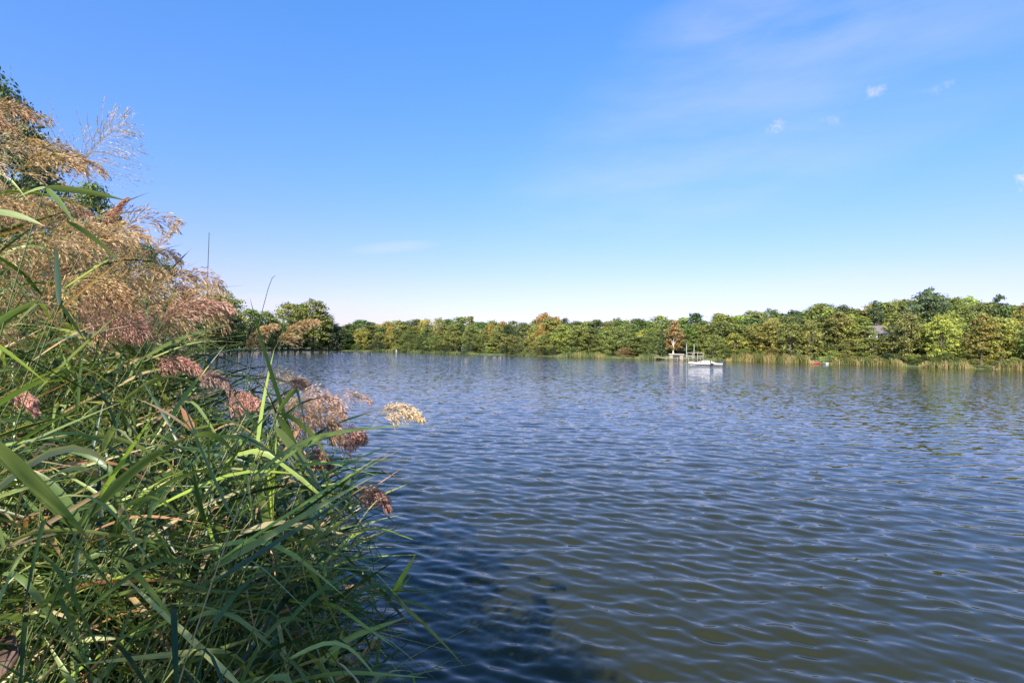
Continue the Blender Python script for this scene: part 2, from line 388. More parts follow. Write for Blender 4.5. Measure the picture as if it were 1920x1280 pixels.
for s_, cnt in (('round', 5), ('tall', 4), ('pine', 2), ('cone', 1), ('bush', 4), ('thin', 2)):
    for k in range(cnt):
        T[s_ + str(k)] = tree_template(s_, 40 + 7 * k + len(s_) * 13, s_,
                                       nclump={'round': 170, 'tall': 150, 'pine': 75, 'cone': 110, 'bush': 110, 'thin': 90}[s_], leaf=.30 if s_ != 'bush' else .26)
HUE = {'green': (.145, .185, .058), 'olive': (.22, .232, .070), 'yellow-green': (.275, .290, .078), 'dark green': (.080, .112, .048),
       'orange-tinged': (.38, .25, .070), 'brown': (.38, .24, .11), 'bluish green': (.11, .15, .08), 'rust-red': (.34, .19, .10), 'golden': (.31, .27, .075)}
def put_tree(key, x, y, height, width, hue, bark='bark', name='broadleaf_tree', jitter=.12, ztop=None):
    tp = T[key]; z = float(ground_z(x, y)[0]); z = max(z, -.2)
    o = empty(name, (x, y, z), float(RNG.random() * 6.28))
    col = 1.12 * np.array(HUE[hue]) * (1 + RNG.normal(0, jitter)) * (1 + RNG.normal(0, jitter * .5, 3))
    sz = height / tp['H']; sw = width / (2.15 * tp['R'])
    for nm in ('trunk', 'crown'):
        ch = link(nm, tp[nm], None, o); ch.scale = (sw, sw, sz)
        if nm == 'trunk':
            if not tp['trunk'].materials: tp['trunk'].materials.append(M['bark'])
            ch.material_slots[0].link = 'OBJECT'; ch.material_slots[0].material = M[bark]
        else: ch.color = (*[float(max(.01, q)) for q in col], 1)
    return o
SKY = [(380, 565), (420, 552), (450, 575), (480, 585), (510, 590), (540, 572), (590, 568), (620, 600), (650, 612), (680, 606), (700, 612), (740, 606), (760, 603), (800, 605), (840, 600), (870, 596),
       (900, 600), (940, 602), (980, 604), (1015, 595), (1040, 600), (1065, 594), (1080, 603), (1120, 605), (1145, 592), (1165, 598), (1185, 604), (1220, 600), (1250, 602), (1290, 593), (1320, 600),
       (1350, 595), (1380, 590), (1415, 588), (1450, 582), (1480, 585), (1510, 580), (1560, 575), (1600, 573), (1650, 569), (1690, 562), (1720, 556), (1780, 558), (1800, 562), (1850, 564), (1900, 570), (2000, 566)]
SKX, SKYY = zip(*SKY)
SHX = [q[0] for q in far_px] + [2150]; SHY = [q[1] for q in far_px] + [700]
def on_shore(u, back):
    """a point `back` metres behind the far waterline, seen at photo column u; and its depth"""
    v = float(np.interp(u, SHX, SHY)); s = shore(u, v); d = s / np.linalg.norm(s); return s + d * back
def top_h(u, v, x, y):
    dep = y / 1.0; p = at(u, v, dep); return p[2] - float(ground_z(x, y)[0])
LM = [(650, 'headland end'), (985, 'dark gap in the wood'), (1170, 'rust-brown waterside bush'), (1322, 'motorboat'), (1538, 'two rowing boats'), (1735, 'tall dark pine')]
ORD = 'first second third fourth fifth sixth seventh eighth ninth tenth eleventh twelfth thirteenth fourteenth fifteenth sixteenth seventeenth eighteenth nineteenth twentieth twenty-first twenty-second twenty-third twenty-fourth twenty-fifth twenty-sixth'.split()
ORD += ['twenty-' + q for q in ('seventh', 'eighth', 'ninth')] + ['thirtieth'] + [a + '-' + b for a in ('thirty', 'forty', 'fifty') for b in ORD[:9]]
pend = []      # (u, row, object, hue, kindword, label or None)
def reg(o, u, row, hue, word, label=None): pend.append([u, row, o, hue, word, label])
rt = np.random.default_rng(77)
hues_front = ['olive', 'yellow-green', 'olive', 'green', 'olive', 'green', 'olive', 'golden']
hues_back = ['olive', 'green', 'yellow-green', 'olive', 'green', 'golden', 'olive', 'green', 'yellow-green', 'dark green']
u = 655.
while u < 2010:                                           # the front row by the water
    back = 4 + rt.random() * 5; x, y = on_shore(u, back)
    vt = np.interp(u, SKX, SKYY); sh = np.interp(u, SHX, SHY); fr = .55 + .36 * rt.random()
    gap = (965 < u < 1012) or (1235 < u < 1318) or (1518 < u < 1556)
    if not gap:
        if 1590 < u < 1700 or 1770 < u < 1825: fr = .38 + .12 * rt.random()
        v_ = sh - (sh - vt) * fr; h = top_h(u, v_, x, y)
        wd = (32 + 22 * rt.random()) * y / F * (1.35 if u > 1350 else 1)
        hue = hues_front[rt.integers(len(hues_front))]; key = rt.choice(['round0', 'round1', 'round2', 'round3', 'round4', 'tall0', 'tall1', 'tall2', 'tall3', 'tall0', 'tall2'])
        reg(put_tree(key, x, y, h, wd, hue), u, 'front', hue, 'broadleaf tree')
    u += 21 + 13 * rt.random() + (6 if u > 1350 else 0)
for row, bk, stp, f0 in (('middle', 13, 27, .86), ('back', 25, 20, 1.0)):
    u = 645. + stp / 2
    while u < 2030:
        back = bk + rt.random() * 8; x, y = on_shore(u, back)
        vt = np.interp(u, SKX, SKYY) - 5 + rt.normal(0, 3.6); sh = np.interp(u, SHX, SHY); v_ = sh - (sh - vt) * (f0 - (.12 if row == 'middle' else .10) * rt.random())
        house = 1588 < u < 1690 or 1775 < u < 1822
        if not (980 < u < 1000 and row == 'middle') and not (row == 'middle' and (1636 < u < 1692 or 1792 < u < 1814)):
            h = top_h(u, v_, x, y); wd = (40 + 26 * rt.random()) * y / F * (1.35 if u > 1350 else 1)
            hue = hues_back[rt.integers(len(hues_back))]
            if 880 < u < 1100 and rt.random() < .12: hue = 'orange-tinged'
            key = rt.choice(['round0', 'round1', 'round3', 'tall0', 'tall1', 'tall2', 'tall3', 'thin0', 'tall1', 'cone0'])
            if house and row == 'middle': key = rt.choice(['thin0', 'thin1']); wd *= .62; h *= .97
            elif house: x, y = on_shore(u, 40 + 5 * rt.random()); h = top_h(u, v_, x, y)
            reg(put_tree(key, x, y, h, wd, hue), u, row, hue, 'broadleaf tree')
        u += stp * (.75 + .5 * rt.random())
# trees that stand out
def special(u, vtop, back, wpx, key, hue, label, name='broadleaf_tree', bark='bark', cat='tree', group=None):
    x, y = on_shore(u, back); h = top_h(u, vtop, x, y)
    o = put_tree(key, x, y, h, wpx * y / F, hue, bark, name, .04); tag(o, label, cat, group); return o
special(1262, 603, 9, 36, 'thin0', 'brown', 'dying brown tree with a pale bare trunk behind the white pavilion', bark='pale_bark')
special(1337, 628, 3, 58, 'bush0', 'yellow-green', 'big light green willow bush at the water behind the motorboat', 'waterside_bush', cat='bush')
special(1352, 640, 5, 46, 'bush1', 'green', 'dark green rounded bush just right of the light green willow bush', 'waterside_bush', cat='bush')
special(1735, 545, 16, 92, 'round3', 'bluish green', 'tallest tree of the far shore, dark bluish green with ragged top')
special(1740, 541, 18, 60, 'pine0', 'bluish green', 'dark pine top rising out of the tallest tree on the far shore', 'pine_tree')
special(1642, 563, 30, 40, 'pine1', 'dark green', 'dark pine with open flat branches above the trees left of the tallest tree', 'pine_tree')
special(1874, 553, 26, 42, 'pine0', 'dark green', 'dark pine with cone-shaped top near the right edge of the photo', 'pine_tree')
special(1918, 570, 18, 44, 'round1', 'orange-tinged', 'orange autumn tree cut by the right edge of the photo')
special(920, 606, 12, 16, 'thin1', 'orange-tinged', 'slim orange autumn tree in the middle of the distant wood')
special(1014, 607, 12, 22, 'tall2', 'orange-tinged', 'orange-red treetop just right of the dark gap in the wood')
special(733, 612, 12, 34, 'round2', 'orange-tinged', 'orange-brown round tree right of the lawn at the headland')
special(1240, 612, 8, 16, 'cone0', 'dark green', 'slim dark conical yew left of the dying brown tree', 'conifer_tree')
special(1172, 652, 2, 40, 'bush2', 'rust-red', 'low rust-brown bush hanging over the water on the far shore', 'waterside_bush', cat='bush')
special(1305, 606, 14, 56, 'round1', 'olive', 'broad olive tree shading the pavilion from behind')
# the wooded headland on the left
HD = [(372, 575, 95, 80, 'round0', 'olive'), (398, 556, 92, 60, 'tall0', 'olive'), (425, 552, 96, 62, 'round1', 'olive'), (447, 588, 100, 40, 'bush1', 'green'), (470, 584, 108, 48, 'round2', 'olive'),
      (498, 588, 112, 44, 'tall1', 'olive'), (520, 605, 110, 46, 'round3', 'green'), (543, 572, 118, 52, 'round4', 'yellow-green'), (566, 576, 124, 40, 'tall2', 'green'), (588, 568, 128, 60, 'round0', 'olive'),
      (603, 588, 134, 44, 'tall3', 'green'), (618, 602, 150, 34, 'round1', 'dark green'), (634, 614, 168, 30, 'round2', 'dark green'), (648, 622, 185, 26, 'tall0', 'dark green'),  # dark green crowns here paint the clump's shade into their colour
      (430, 600, 98, 60, 'round4', 'olive'), (490, 612, 110, 60, 'bush2', 'olive'), (555, 612, 122, 60, 'bush0', 'green'), (640, 640, 175, 40, 'bush1', 'green'), (455, 622, 96, 60, 'bush0', 'green'), (530, 630, 112, 70, 'bush2', 'dark green'), (585, 628, 126, 60, 'bush1', 'dark green'), (612, 636, 150, 40, 'bush3', 'dark green'), (408, 625, 90, 60, 'bush3', 'dark green')]
HLX = [(380, 105), (560, 150), (640, 200)]
for i, (u, vt, dep, wp, key, hue) in enumerate(sorted(HD)):
    # push each tree back until it stands on land
    dep = float(dep)
    for _ in range(80):
        q = at(u, vt, dep)
        if sdist([q[:2]])[0] > 2.5: break
        dep += 2
    h = (q[2] - float(ground_z(q[0], q[1])[0])) * 1.06
    o = put_tree(key, q[0], q[1], h, wp * 1.35 * dep / F, hue, name='waterside_bush' if 'bush' in key else 'broadleaf_tree')
    reg(o, u, 'headland bush' if 'bush' in key else 'headland tree', hue, 'bush' if 'bush' in key else 'tree')
# labels that count from the nearest landmark
used = {}
for e in sorted(pend, key=lambda q: q[0]):
    u, row, o, hue, word, lab = e
    if row.startswith('headland'):
        k = used.setdefault(row, 0); used[row] += 1
        tag(o, f"{hue} {word}, {ORD[k]} from the left on the wooded headland behind the reeds", 'bush' if word == 'bush' else 'tree', 'trees of the left headland')
    else:
        lm = max([q for q in LM if q[0] <= u] or [LM[0]], key=lambda q: q[0])
        k = used.setdefault((row, lm[1]), 0); used[(row, lm[1])] += 1
        tag(o, f"{hue} {row} row tree, {ORD[k]} right of the {lm[1]}", 'tree', 'trees of the wood on the far shore')

# low shrubs along the far waterline
ru = np.random.default_rng(9); k = 0; u = 668.
shr = []
while u < 1960:
    if not (1225 < u < 1330) and not (1525 < u < 1552) and not (1140 < u < 1195):
        x, y = on_shore(u, .8 + 2 * ru.random()); hpx = (8 + 12 * ru.random()) * (1 if u < 1350 else 1.35)
        hue = ['green', 'olive', 'yellow-green', 'dark green'][ru.integers(4)]
        o = put_tree('bush%d' % ru.integers(4), x, y, hpx * y / F, hpx * 2.2 * y / F, hue, name='waterside_bush'); shr.append((u, o, hue))
    u += 20 + 22 * ru.random()
cnt = {}
for u, o, hue in shr:
    lm = max([q for q in LM if q[0] <= u] or [LM[0]], key=lambda q: q[0]); k = cnt.get(lm[1], 0); cnt[lm[1]] = k + 1
    tag(o, f"low {hue} waterline shrub, {ORD[k]} right of the {lm[1]}", 'bush', 'shrubs along the far waterline')

# big trees on the near left bank, behind the reeds
def near_tree(u, v, dep, wpx, key, hue, label, hh=None):
    q = at(u, v, dep); h = q[2] - float(ground_z(q[0], q[1])[0])
    o = put_tree(key, q[0], q[1], h, wpx * dep / F, hue, jitter=.02); tag(o, label, 'tree', 'trees on the near left bank')
for k_ in range(3):
    T['near%d' % k_] = tree_template('near', 300 + k_, 'round' if k_ != 1 else 'tall', leaf=.17, nleaf=75, nclump=230)
near_tree(-30, 128, 24, 270, 'near0', 'dark green', 'tall dark green tree rising above the reeds at the left edge')
near_tree(45, 235, 30, 180, 'near2', 'olive', 'olive tree behind the plumes, lower than the tall dark tree')
near_tree(175, 345, 40, 120, 'near1', 'green', 'green tree with loose twigs showing right of the tall feathery reed')
near_tree(270, 458, 52, 130, 'near2', 'green', 'rounded green tree just above the golden plumes')
near_tree(335, 560, 70, 110, 'near0', 'olive', 'olive tree low behind the drooping plumes')

for x_, y_, h_, w_, k_, lb in ((-1.25, -1.3, 3.0, 1.7, 'near0', 'leafy bank tree behind the viewer, shading the nearest water'),):
    tag(put_tree(k_, x_, y_, h_, w_, 'green'), lb, 'tree', 'trees on the near left bank')

# ------------------------------------------------------------------ reed belts and lawn on the far shore
def belt(u0, u1, hpx, dens, t0, label):
    r = np.random.default_rng(int(u0)); n = int(abs(u1 - u0) * dens)
    us = u0 + (u1 - u0) * r.random(n); P = []; S = []
    for uu in us:
        x, y = on_shore(uu, -1.4 + 2.8 * r.random()); P.append((x, y, max(-.3, float(ground_z(x, y)[0])))); S.append(y / F)
    P = np.array(P); S = np.array(S)[:, None]
    uu_ = us[:, None]; prof = .55 + .35 * np.sin(uu_ * .35 + u0) * np.sin(uu_ * .11) + .35 * np.sin(uu_ * .9 + u0) * np.sin(uu_ * .23 + 2); edge = np.clip(np.minimum(uu_ - u0, u1 - uu_) / 14, .25, 1)
    h = .78 * hpx * S * (.25 + .5 * r.random((n, 1)) + .45 * prof) * edge; lean = r.normal(0, .10, (n, 2)); top = P + np.concatenate([lean * h, h], 1)
    wv = np.concatenate([r.normal(0, 1, (n, 2)), np.zeros((n, 1))], 1); wv = norm(wv) * (.05 + .05 * r.random((n, 1)))
    V = np.stack([P - wv * .6, P + wv * .6, (P + top) / 2 + wv + h * .1, top], 1).reshape(-1, 3)
    tint = np.repeat(np.clip(t0 - .14 + .22 * np.sin(us * .16 + u0 * 2) + r.normal(0, .16, n), 0, 1), 4)
    me = np_mesh('reed_belt', V, np.arange(n * 4).reshape(-1, 4), {'tint': tint}); o = link('reed_belt', me, M['far_reed'])
    tag(o, label, 'reeds', 'reed belts along the far waterline', 'stuff')
belt(965, 1002, 11, 34, .12, 'short green reed belt in front of the dark gap in the wood')
belt(1045, 1145, 12, 34, .45, 'yellow-green reed belt left of the rust-brown bush')
belt(1190, 1245, 12, 34, .3, 'green reed belt left of the white pavilion')
belt(1362, 1526, 19, 42, .72, 'straw-coloured reed belt between the motorboat and the rowing boats')
belt(1553, 1700, 17, 42, .66, 'straw-coloured reed belt right of the two rowing boats')
belt(1722, 1830, 15, 42, .7, 'orange-tan reed belt below the tallest tree')
belt(1862, 2010, 20, 42, .75, 'tan reed belt at the right edge of the photo')
belt(690, 900, 6, 22, .25, 'low green sedge fringe on the distant left part of the shore')
belt(1330, 1365, 10, 20, .4, 'thin reeds in front of the light green willow bush')

# ------------------------------------------------------------------ houses in the trees
M['white_wall'] = simple('white_wall', (.74, .70, .66), .8, var=.06, scale=.8)
M['brick'] = simple('brick_wall', (.32, .17, .11), .85, var=.2, scale=3)
M['tile'] = simple('roof_tile', (.26, .11, .07), .8, var=.25, scale=4)
M['slate'] = simple('roof_slate', (.16, .14, .14), .8, var=.2, scale=3)
M['glass'] = simple('window_glass', (.03, .04, .05), .08, var=.1)
M['white_paint'] = simple('white_paint', (.60, .57, .54), .5, var=.12)
M['cream'] = simple('cream_paint', (.50, .42, .36), .5, var=.05)
M['black'] = simple('black_rubber', (.015, .016, .018), .5)
M['wood'] = simple('weathered_wood', (.30, .24, .18), .85, var=.25, scale=5)
M['red'] = simple('red_paint', (.45, .05, .04), .45)
M['navy'] = simple('dark_blue_cover', (.03, .045, .09), .7)
M['metal'] = simple('grey_metal', (.5, .5, .5), .35, metal=.8)
def house(u, back, wpx, hpx, wall, roof, label, storeys=2, vb=None):
    x, y = on_shore(u, back); s = y / F; W = wpx * s; H = hpx * s; D = W * .7; z = float(ground_z(x, y)[0])
    o = empty('house', (x, y, z), -math.atan2(x, y) + .12); tag(o, label, 'house')
    MB().box(-W / 2, W / 2, 0, D, -.5, H).build('wall', M[wall], o)
    rh = H * .45; e = .5
    mb = MB(); mb.add([(-W / 2 - e, -e, H - .1), (W / 2 + e, -e, H - .1), (W / 2 + e, D + e, H - .1), (-W / 2 - e, D + e, H - .1), (-W / 2 + 1, D / 2, H + rh), (W / 2 - 1, D / 2, H + rh),],
                      [(0, 1, 5, 4), (1, 2, 5), (2, 3, 4, 5), (3, 0, 4), (0, 3, 2, 1)])
    rf = mb.build('roof', M[roof], o)
    MB().box(W * .2, W * .2 + .7, D * .5 - .4, D * .5 + .4, H + rh * .5, H + rh + .9).build('chimney', M['brick'], rf)
    nwin = max(3, int(W / 2.4)); sh = H / storeys
    for st in range(storeys):
        for i in range(nwin):
            wx = -W / 2 + W * (i + .5) / nwin; wz = st * sh + sh * .38
            if st == 0 and i == nwin // 2:
                d = MB().box(wx - .5, wx + .5, -.06, .0, 0, 2.1).build('door', M['wood'], o)
                MB().box(wx + .34, wx + .42, -.10, -.062, .95, 1.1).build('handle', M['metal'], d); continue
            fr = MB()
            for (a, b, c_, d_) in ((-.58, .58, -.06, 0), (-.58, .58, 1.3, 1.36), (-.58, -.52, 0, 1.3), (.52, .58, 0, 1.3), (-.03, .03, 0, 1.3)):
                fr.box(wx + a, wx + b, -.07, -.012, wz + c_, wz + d_)
            fo = fr.build('window', M['white_paint'], o)
            MB().box(wx - .52, wx + .52, -.03, -.008, wz, wz + 1.3).build('pane', M['glass'], fo)
house(1650, 26, 66, 36, 'white_wall', 'slate', 'white villa half hidden by trees left of the tallest tree', 2)
house(1800, 24, 32, 25, 'brick', 'tile', 'red-brown house glimpsed between trees right of the tallest tree', 2)
house(1598, 24, 30, 28, 'white_wall', 'tile', 'small pale house glimpsed low between trees right of the rowing boats', 2)

# ------------------------------------------------------------------ pavilion, jetty, pole by the far water
def frame_at(u, back, name, label, cat, rz=0, zoff=None):
    x, y = on_shore(u, back); z = max(0., float(ground_z(x, y)[0])) if zoff is None else zoff
    o = empty(name, (x, y, z), -math.atan2(x, y) + rz); tag(o, label, cat); return o, y / F
o, s = frame_at(1303, 1.5, 'pavilion', 'small open waterside pavilion with a flat cream roof', 'pavilion', zoff=.45)
MB().box(-2.6, 2.6, -1.3, 1.5, 2.05, 2.18).build('roof', M['cream'], o); o.scale = (.85, .85, .7)
MB().box(-2.6, 2.6, -1.3, 1.5, -.12, 0).build('floor', M['wood'], o)
for xx in (-2.4, -.8, .8, 2.4):
    for yy in (-1.15, 1.3): MB().box(xx - .05, xx + .05, yy - .05, yy + .05, -1.0, 2.05).build('post', M['cream'], o)
MB().box(-2.32, -.88, -1.18, -1.12, .75, .85).box(.88, 2.32, -1.18, -1.12, .75, .85).build('rail', M['white_paint'], o)
o, s = frame_at(1268, .6, 'boathouse', 'low pale boathouse with a white fascia left of the pavilion', 'boathouse', zoff=.35)
MB().box(-2.2, 2.2, -.2, 2.2, -.8, 1.35).build('wall', M['wood'], o)
MB().box(-2.5, 2.5, -.5, 2.5, 1.35, 1.6).build('roof', M['cream'], o); o.scale = (.8, .8, .75)
MB().box(-1.1, 1.1, -.26, -.203, -.3, 1.1).build('door', M['black'], o)
o, s = frame_at(1270, -1.8, 'jetty', 'long low wooden jetty along the water left of the motorboat', 'jetty', zoff=0)
MB().box(-6, 6, -.7, .7, .38, .48).build('deck', M['wood'], o)
for xx in (-5.7, -2.8, 0, 2.8, 5.7):
    for yy in (-.6, .6): MB().tube([(xx, yy, -1), (xx, yy, .72)], .09, 8).build('pile', M['wood'], o)
o, s = frame_at(1301, -2.6, 'flagpole', 'slender white pole rising in front of the pavilion', 'pole', zoff=0)
MB().tube([(0, 0, -1), (0, 0, 4.2)], [.07, .05], 8).build('pole', M['white_paint'], o)
MB().tube([(0, 0, 4.2), (0, 0, 4.3)], [.1, .05], 8).build('finial', M['metal'], o)
o, s = frame_at(1287, 3, 'lamp_post', 'thin pale lamp post between boathouse and pavilion', 'pole', zoff=.4)
MB().tube([(0, 0, -.5), (0, 0, 3.9)], [.07, .05], 8).build('pole', M['white_paint'], o)
MB().tube([(0, 0, 3.9), (0, 0, 4.05), (0, 0, 4.2)], [.12, .2, .04], 8).build('lamp_head', M['metal'], o)
o, s = frame_at(743, -5, 'mooring_post', 'short white post standing in the water off the headland', 'post', zoff=0)
MB().tube([(0, 0, -1), (0, 0, .9)], .16, 10).build('post', M['white_paint'], o)
MB().tube([(0, 0, .9), (0, 0, .98), (0, 0, 1.1)], [.2, .2, .04], 10).build('cap', M['metal'], o)

# ------------------------------------------------------------------ boats
def hull_rings(Ln, Wd, Ht, keel=.25, n=15, sheer=.18, inset=0.0, zb=None):
    rings = []
    for i in range(n):
        tt = i / (n - 1); x = -Ln / 2 + Ln * tt
        wf = min(1, (1 - max(0, (.42 - tt) / .42) ** 2.1)) if tt < .42 else 1 - .12 * ((tt - .42) / .58) ** 2
        wf = max(wf, .03); hw = Wd / 2 * wf - inset * min(1, wf * 2); hw = max(hw, .015)
        top = Ht + sheer * max(0, (.5 - tt) * 2) ** 2; kb = -keel * (min(1, wf * 1.4)); kb += .25 * max(0, .12 - tt) / .12
        rings.append([(x, -hw, top), (x, -hw * .93, (top + kb) * .5), (x, -hw * .6, kb * .75), (x, 0, kb), (x, hw * .6, kb * .75), (x, hw * .93, (top + kb) * .5), (x, hw, top)])
    return rings
qs = shore(1322, 684.5); bo = empty('motorboat', (qs[0], qs[1], 0.0), -math.atan2(qs[0], qs[1]) + .10); bo.scale = (.92, .92, .8)
tag(bo, 'white and pinkish cabin motorboat lying on the lake before the pavilion', 'boat')
MB().loft(hull_rings(5.5, 2.0, .48)).build('hull', M['white_paint'], bo, smooth=False, bevel=.02)
dk = MB()
rg = hull_rings(5.3, 1.84, .50); dk.loft([[(a[0][0], a[0][1], a[0][2] + .03), (a[6][0], a[6][1], a[6][2] + .03), (a[6][0], a[6][1], a[6][2] - .05), (a[0][0], a[0][1], a[0][2] - .05)] for a in rg[:14]])
dk.build('deck', M['cream'], bo)
rings = []
for x, hw, z0, z1 in ((-1.3, .35, .58, .62), (-1.0, .62, .56, .76), (-.6, .72, .55, .93), (.5, .74, .53, .97), (.72, .72, .53, .93)):
    rings.append([(x, -hw, z0), (x, -hw * .86, z1), (x, hw * .86, z1), (x, hw, z0)])
cb = MB().loft(rings).build('cabin', M['cream'], bo, bevel=.03)
for sgn in (-1, 1):
    for xx in (-.75, -.2, .3): MB().box(xx - .19, xx + .19, sgn * .715 - .02, sgn * .715 + .02, .68, .84).build('window', M['glass'], cb)
MB().box(.95, 1.05, -.75, .75, .52, .95).box(1.05, 1.5, -.75, .75, .50, .66).build('seat', M['white_paint'], bo, bevel=.03)
MB().box(.74, .78, -.7, .7, .6, 1.08).build('windscreen', M['glass'], bo)
MB().box(.72, 1.28, -1.06, -.98, .08, .50).build('fender', M['black'], bo, bevel=.03)
MB().loft(hull_rings(5.62, 2.09, .2, keel=-.06, sheer=.1)).build('rubbing_strake', M['wood'], bo)
mt = MB().loft([[(x, -a, z0), (x, a, z0), (x, a * .8, z1), (x, -a * .8, z1)] for x, a, z0, z1 in ((2.45, .25, .35, .75), (2.7, .3, .3, .95), (3.05, .28, .32, .93), (3.2, .2, .4, .8))]).build('outboard_motor', M['black'], bo, bevel=.03)
MB().box(2.8, 2.95, -.06, .06, -.5, .35).build('shaft', M['black'], mt)
MB().box(1.75, 2.5, -.9, .9, .49, .62).build('tarpaulin', M['navy'], bo, bevel=.04)
def rowboat(u, back, col, label, rz):
    x, y = on_shore(u, back); o = empty('rowing_boat', (x, y, .02), -math.atan2(x, y) + rz); tag(o, label, 'boat', 'rowing boats moored in the reed gap'); o.scale = (.55,) * 3
    h = MB().loft(hull_rings(3.4, 1.3, .45), cap=True).build('hull', M[col], o)
    MB().loft([[(a[0][0], a[0][1] * 1.03, a[0][2] + .0), (a[6][0], a[6][1] * 1.03, a[6][2] + .0), (a[6][0], a[6][1] * 1.03, a[6][2] + .05), (a[0][0], a[0][1] * 1.03, a[0][2] + .05)] for a in hull_rings(3.4, 1.3, .45)]).build('gunwale', M['white_paint'], o)
    for xx in (-.5, .5): MB().box(xx - .12, xx + .12, -.6, .6, .52, .56).build('seat', M['wood'], o)
rowboat(1531, -1.6, 'red', 'red rowing boat at a gap in the straw-coloured reeds', .9)
rowboat(1547, -1.2, 'white_paint', 'white rowing boat just right of the red one', -1.1)

# ------------------------------------------------------------------ reeds
WIND = np.array([.92, .25, 0.])
def strands(r, P0, D0, Ln, droop, nseg, wind=0.0, kink=None, bendat=None):
    """K curved lines: points (K,nseg+1,3) and directions"""
    K = len(P0); P = np.zeros((K, nseg + 1, 3)); D = np.zeros_like(P); P[:, 0] = P0; d = norm(D0); D[:, 0] = d
    st = (Ln / nseg)[:, None]
    for i in range(nseg):
        d = d + np.array([0, 0, -1.]) * (droop[:, None] * (i + 1) / nseg ** 1.0 / 2.2 if bendat is None else droop[:, None] * np.exp(-((i / nseg - bendat) / .22) ** 2)[:, None]) + WIND * wind / nseg
        if kink is not None:
            kk = (kink == i); d[kk] += np.array([0, 0, -1.6])
        d = norm(d); P[:, i + 1] = P[:, i] + d * st; D[:, i + 1] = d
    return P, D
def ribbon(P, D, W, roll, r, fold=.22):
    """ribbons three points wide with a shallow V"""
    K, n, _ = P.shape; up = np.array([0, 0, 1.]); s = norm(np.cross(D, up) + 1e-4); nn = norm(np.cross(s, D))
    cr = np.cos(roll)[:, None, None]; sr = np.sin(roll)[:, None, None]
    a = s * cr + nn * sr; b = nn * cr - s * sr
    u = np.linspace(0, 1, n)[None, :, None]
    prof = np.clip((u + .012) ** .42 * (1 - u) ** 1.0 * 1.85, 0.02, 1.)
    w_ = W[:, None, None] * prof * .5
    V = np.stack([P - a * w_ + b * w_ * fold, P, P + a * w_ + b * w_ * fold], 2)      # K,n,3,3
    idx = np.arange(K * n * 3).reshape(K, n, 3)
    F1 = np.stack([idx[:, :-1, 0], idx[:, :-1, 1], idx[:, 1:, 1], idx[:, 1:, 0]], -1); F2 = np.stack([idx[:, :-1, 1], idx[:, :-1, 2], idx[:, 1:, 2], idx[:, 1:, 1]], -1)
    al = np.broadcast_to(u, (K, n, 3))
    return V.reshape(-1, 3), np.concatenate([F1.reshape(-1, 4), F2.reshape(-1, 4)]), al.reshape(-1)
def stalk_curve(G, Pt, r, n=12, bow=.5):
    G = np.asarray(G, float); Pt = np.asarray(Pt, float); C = G * (1 - bow) + Pt * bow; C[2] = G[2] + (Pt[2] - G[2]) * (bow + .18)
    tt = np.linspace(0, 1, n)[:, None]; return (1 - tt) ** 2 * G + 2 * tt * (1 - tt) * C + tt ** 2 * Pt
def leaf_set(r, cv, n, lo=.25, hi=.92, Lr=(.28, .55), Wr=(.014, .03), wind=.35, tmu=.42, up=.7):
    tt = np.sort(lo + (hi - lo) * r.random(n)); f = tt * (len(cv) - 1); i0 = np.minimum(f.astype(int), len(cv) - 2); fr = (f - i0)[:, None]
    P0 = cv[i0] * (1 - fr) + cv[i0 + 1] * fr; ax = norm(cv[i0 + 1] - cv[i0])
    a = r.random(n) * 6.283; H = np.stack([np.cos(a), np.sin(a), np.zeros(n)], 1) + WIND * wind * 1.1
    D0 = norm(ax * up * (.6 + .8 * r.random((n, 1))) + norm(H) * .8)
    Ln = Lr[0] + (Lr[1] - Lr[0]) * r.random(n); W = Wr[0] + (Wr[1] - Wr[0]) * r.random(n)
    kink = np.where(r.random(n) < .13, r.integers(1, 6, n), -1); bend = .05 + .5 * r.random(n)
    P, D = strands(r, P0, D0, Ln, -.02 + .60 * r.random(n) ** 1.3, 9, .12, kink, bend)
    V, Fq, al = ribbon(P, D, W, r.normal(0, .7, n), r)
    tn = np.clip(tmu + r.normal(0, .24, n), 0, .86); old = r.random(n) < .12; tn[old] = .88 + .12 * r.random(old.sum())
    tint = np.repeat(tn, 30); return V, Fq, tint, al
def tube_np(cv, r0, r1, sides=5):
    n = len(cv); d = norm(np.gradient(cv, axis=0)); a = norm(np.cross(d, np.array([.1, 1, .15]))); b = np.cross(d, a)
    k = np.arange(sides) * 2 * math.pi / sides; rad = np.linspace(r0, r1, n)[:, None, None]
    V = cv[:, None] + rad * (a[:, None] * np.cos(k)[None, :, None] + b[:, None] * np.sin(k)[None, :, None])
    idx = np.arange(n * sides).reshape(n, sides); nx = np.roll(idx, -1, 1)
    return V.reshape(-1, 3), np.stack([idx[:-1], nx[:-1], nx[1:], idx[1:]], -1).reshape(-1, 4)
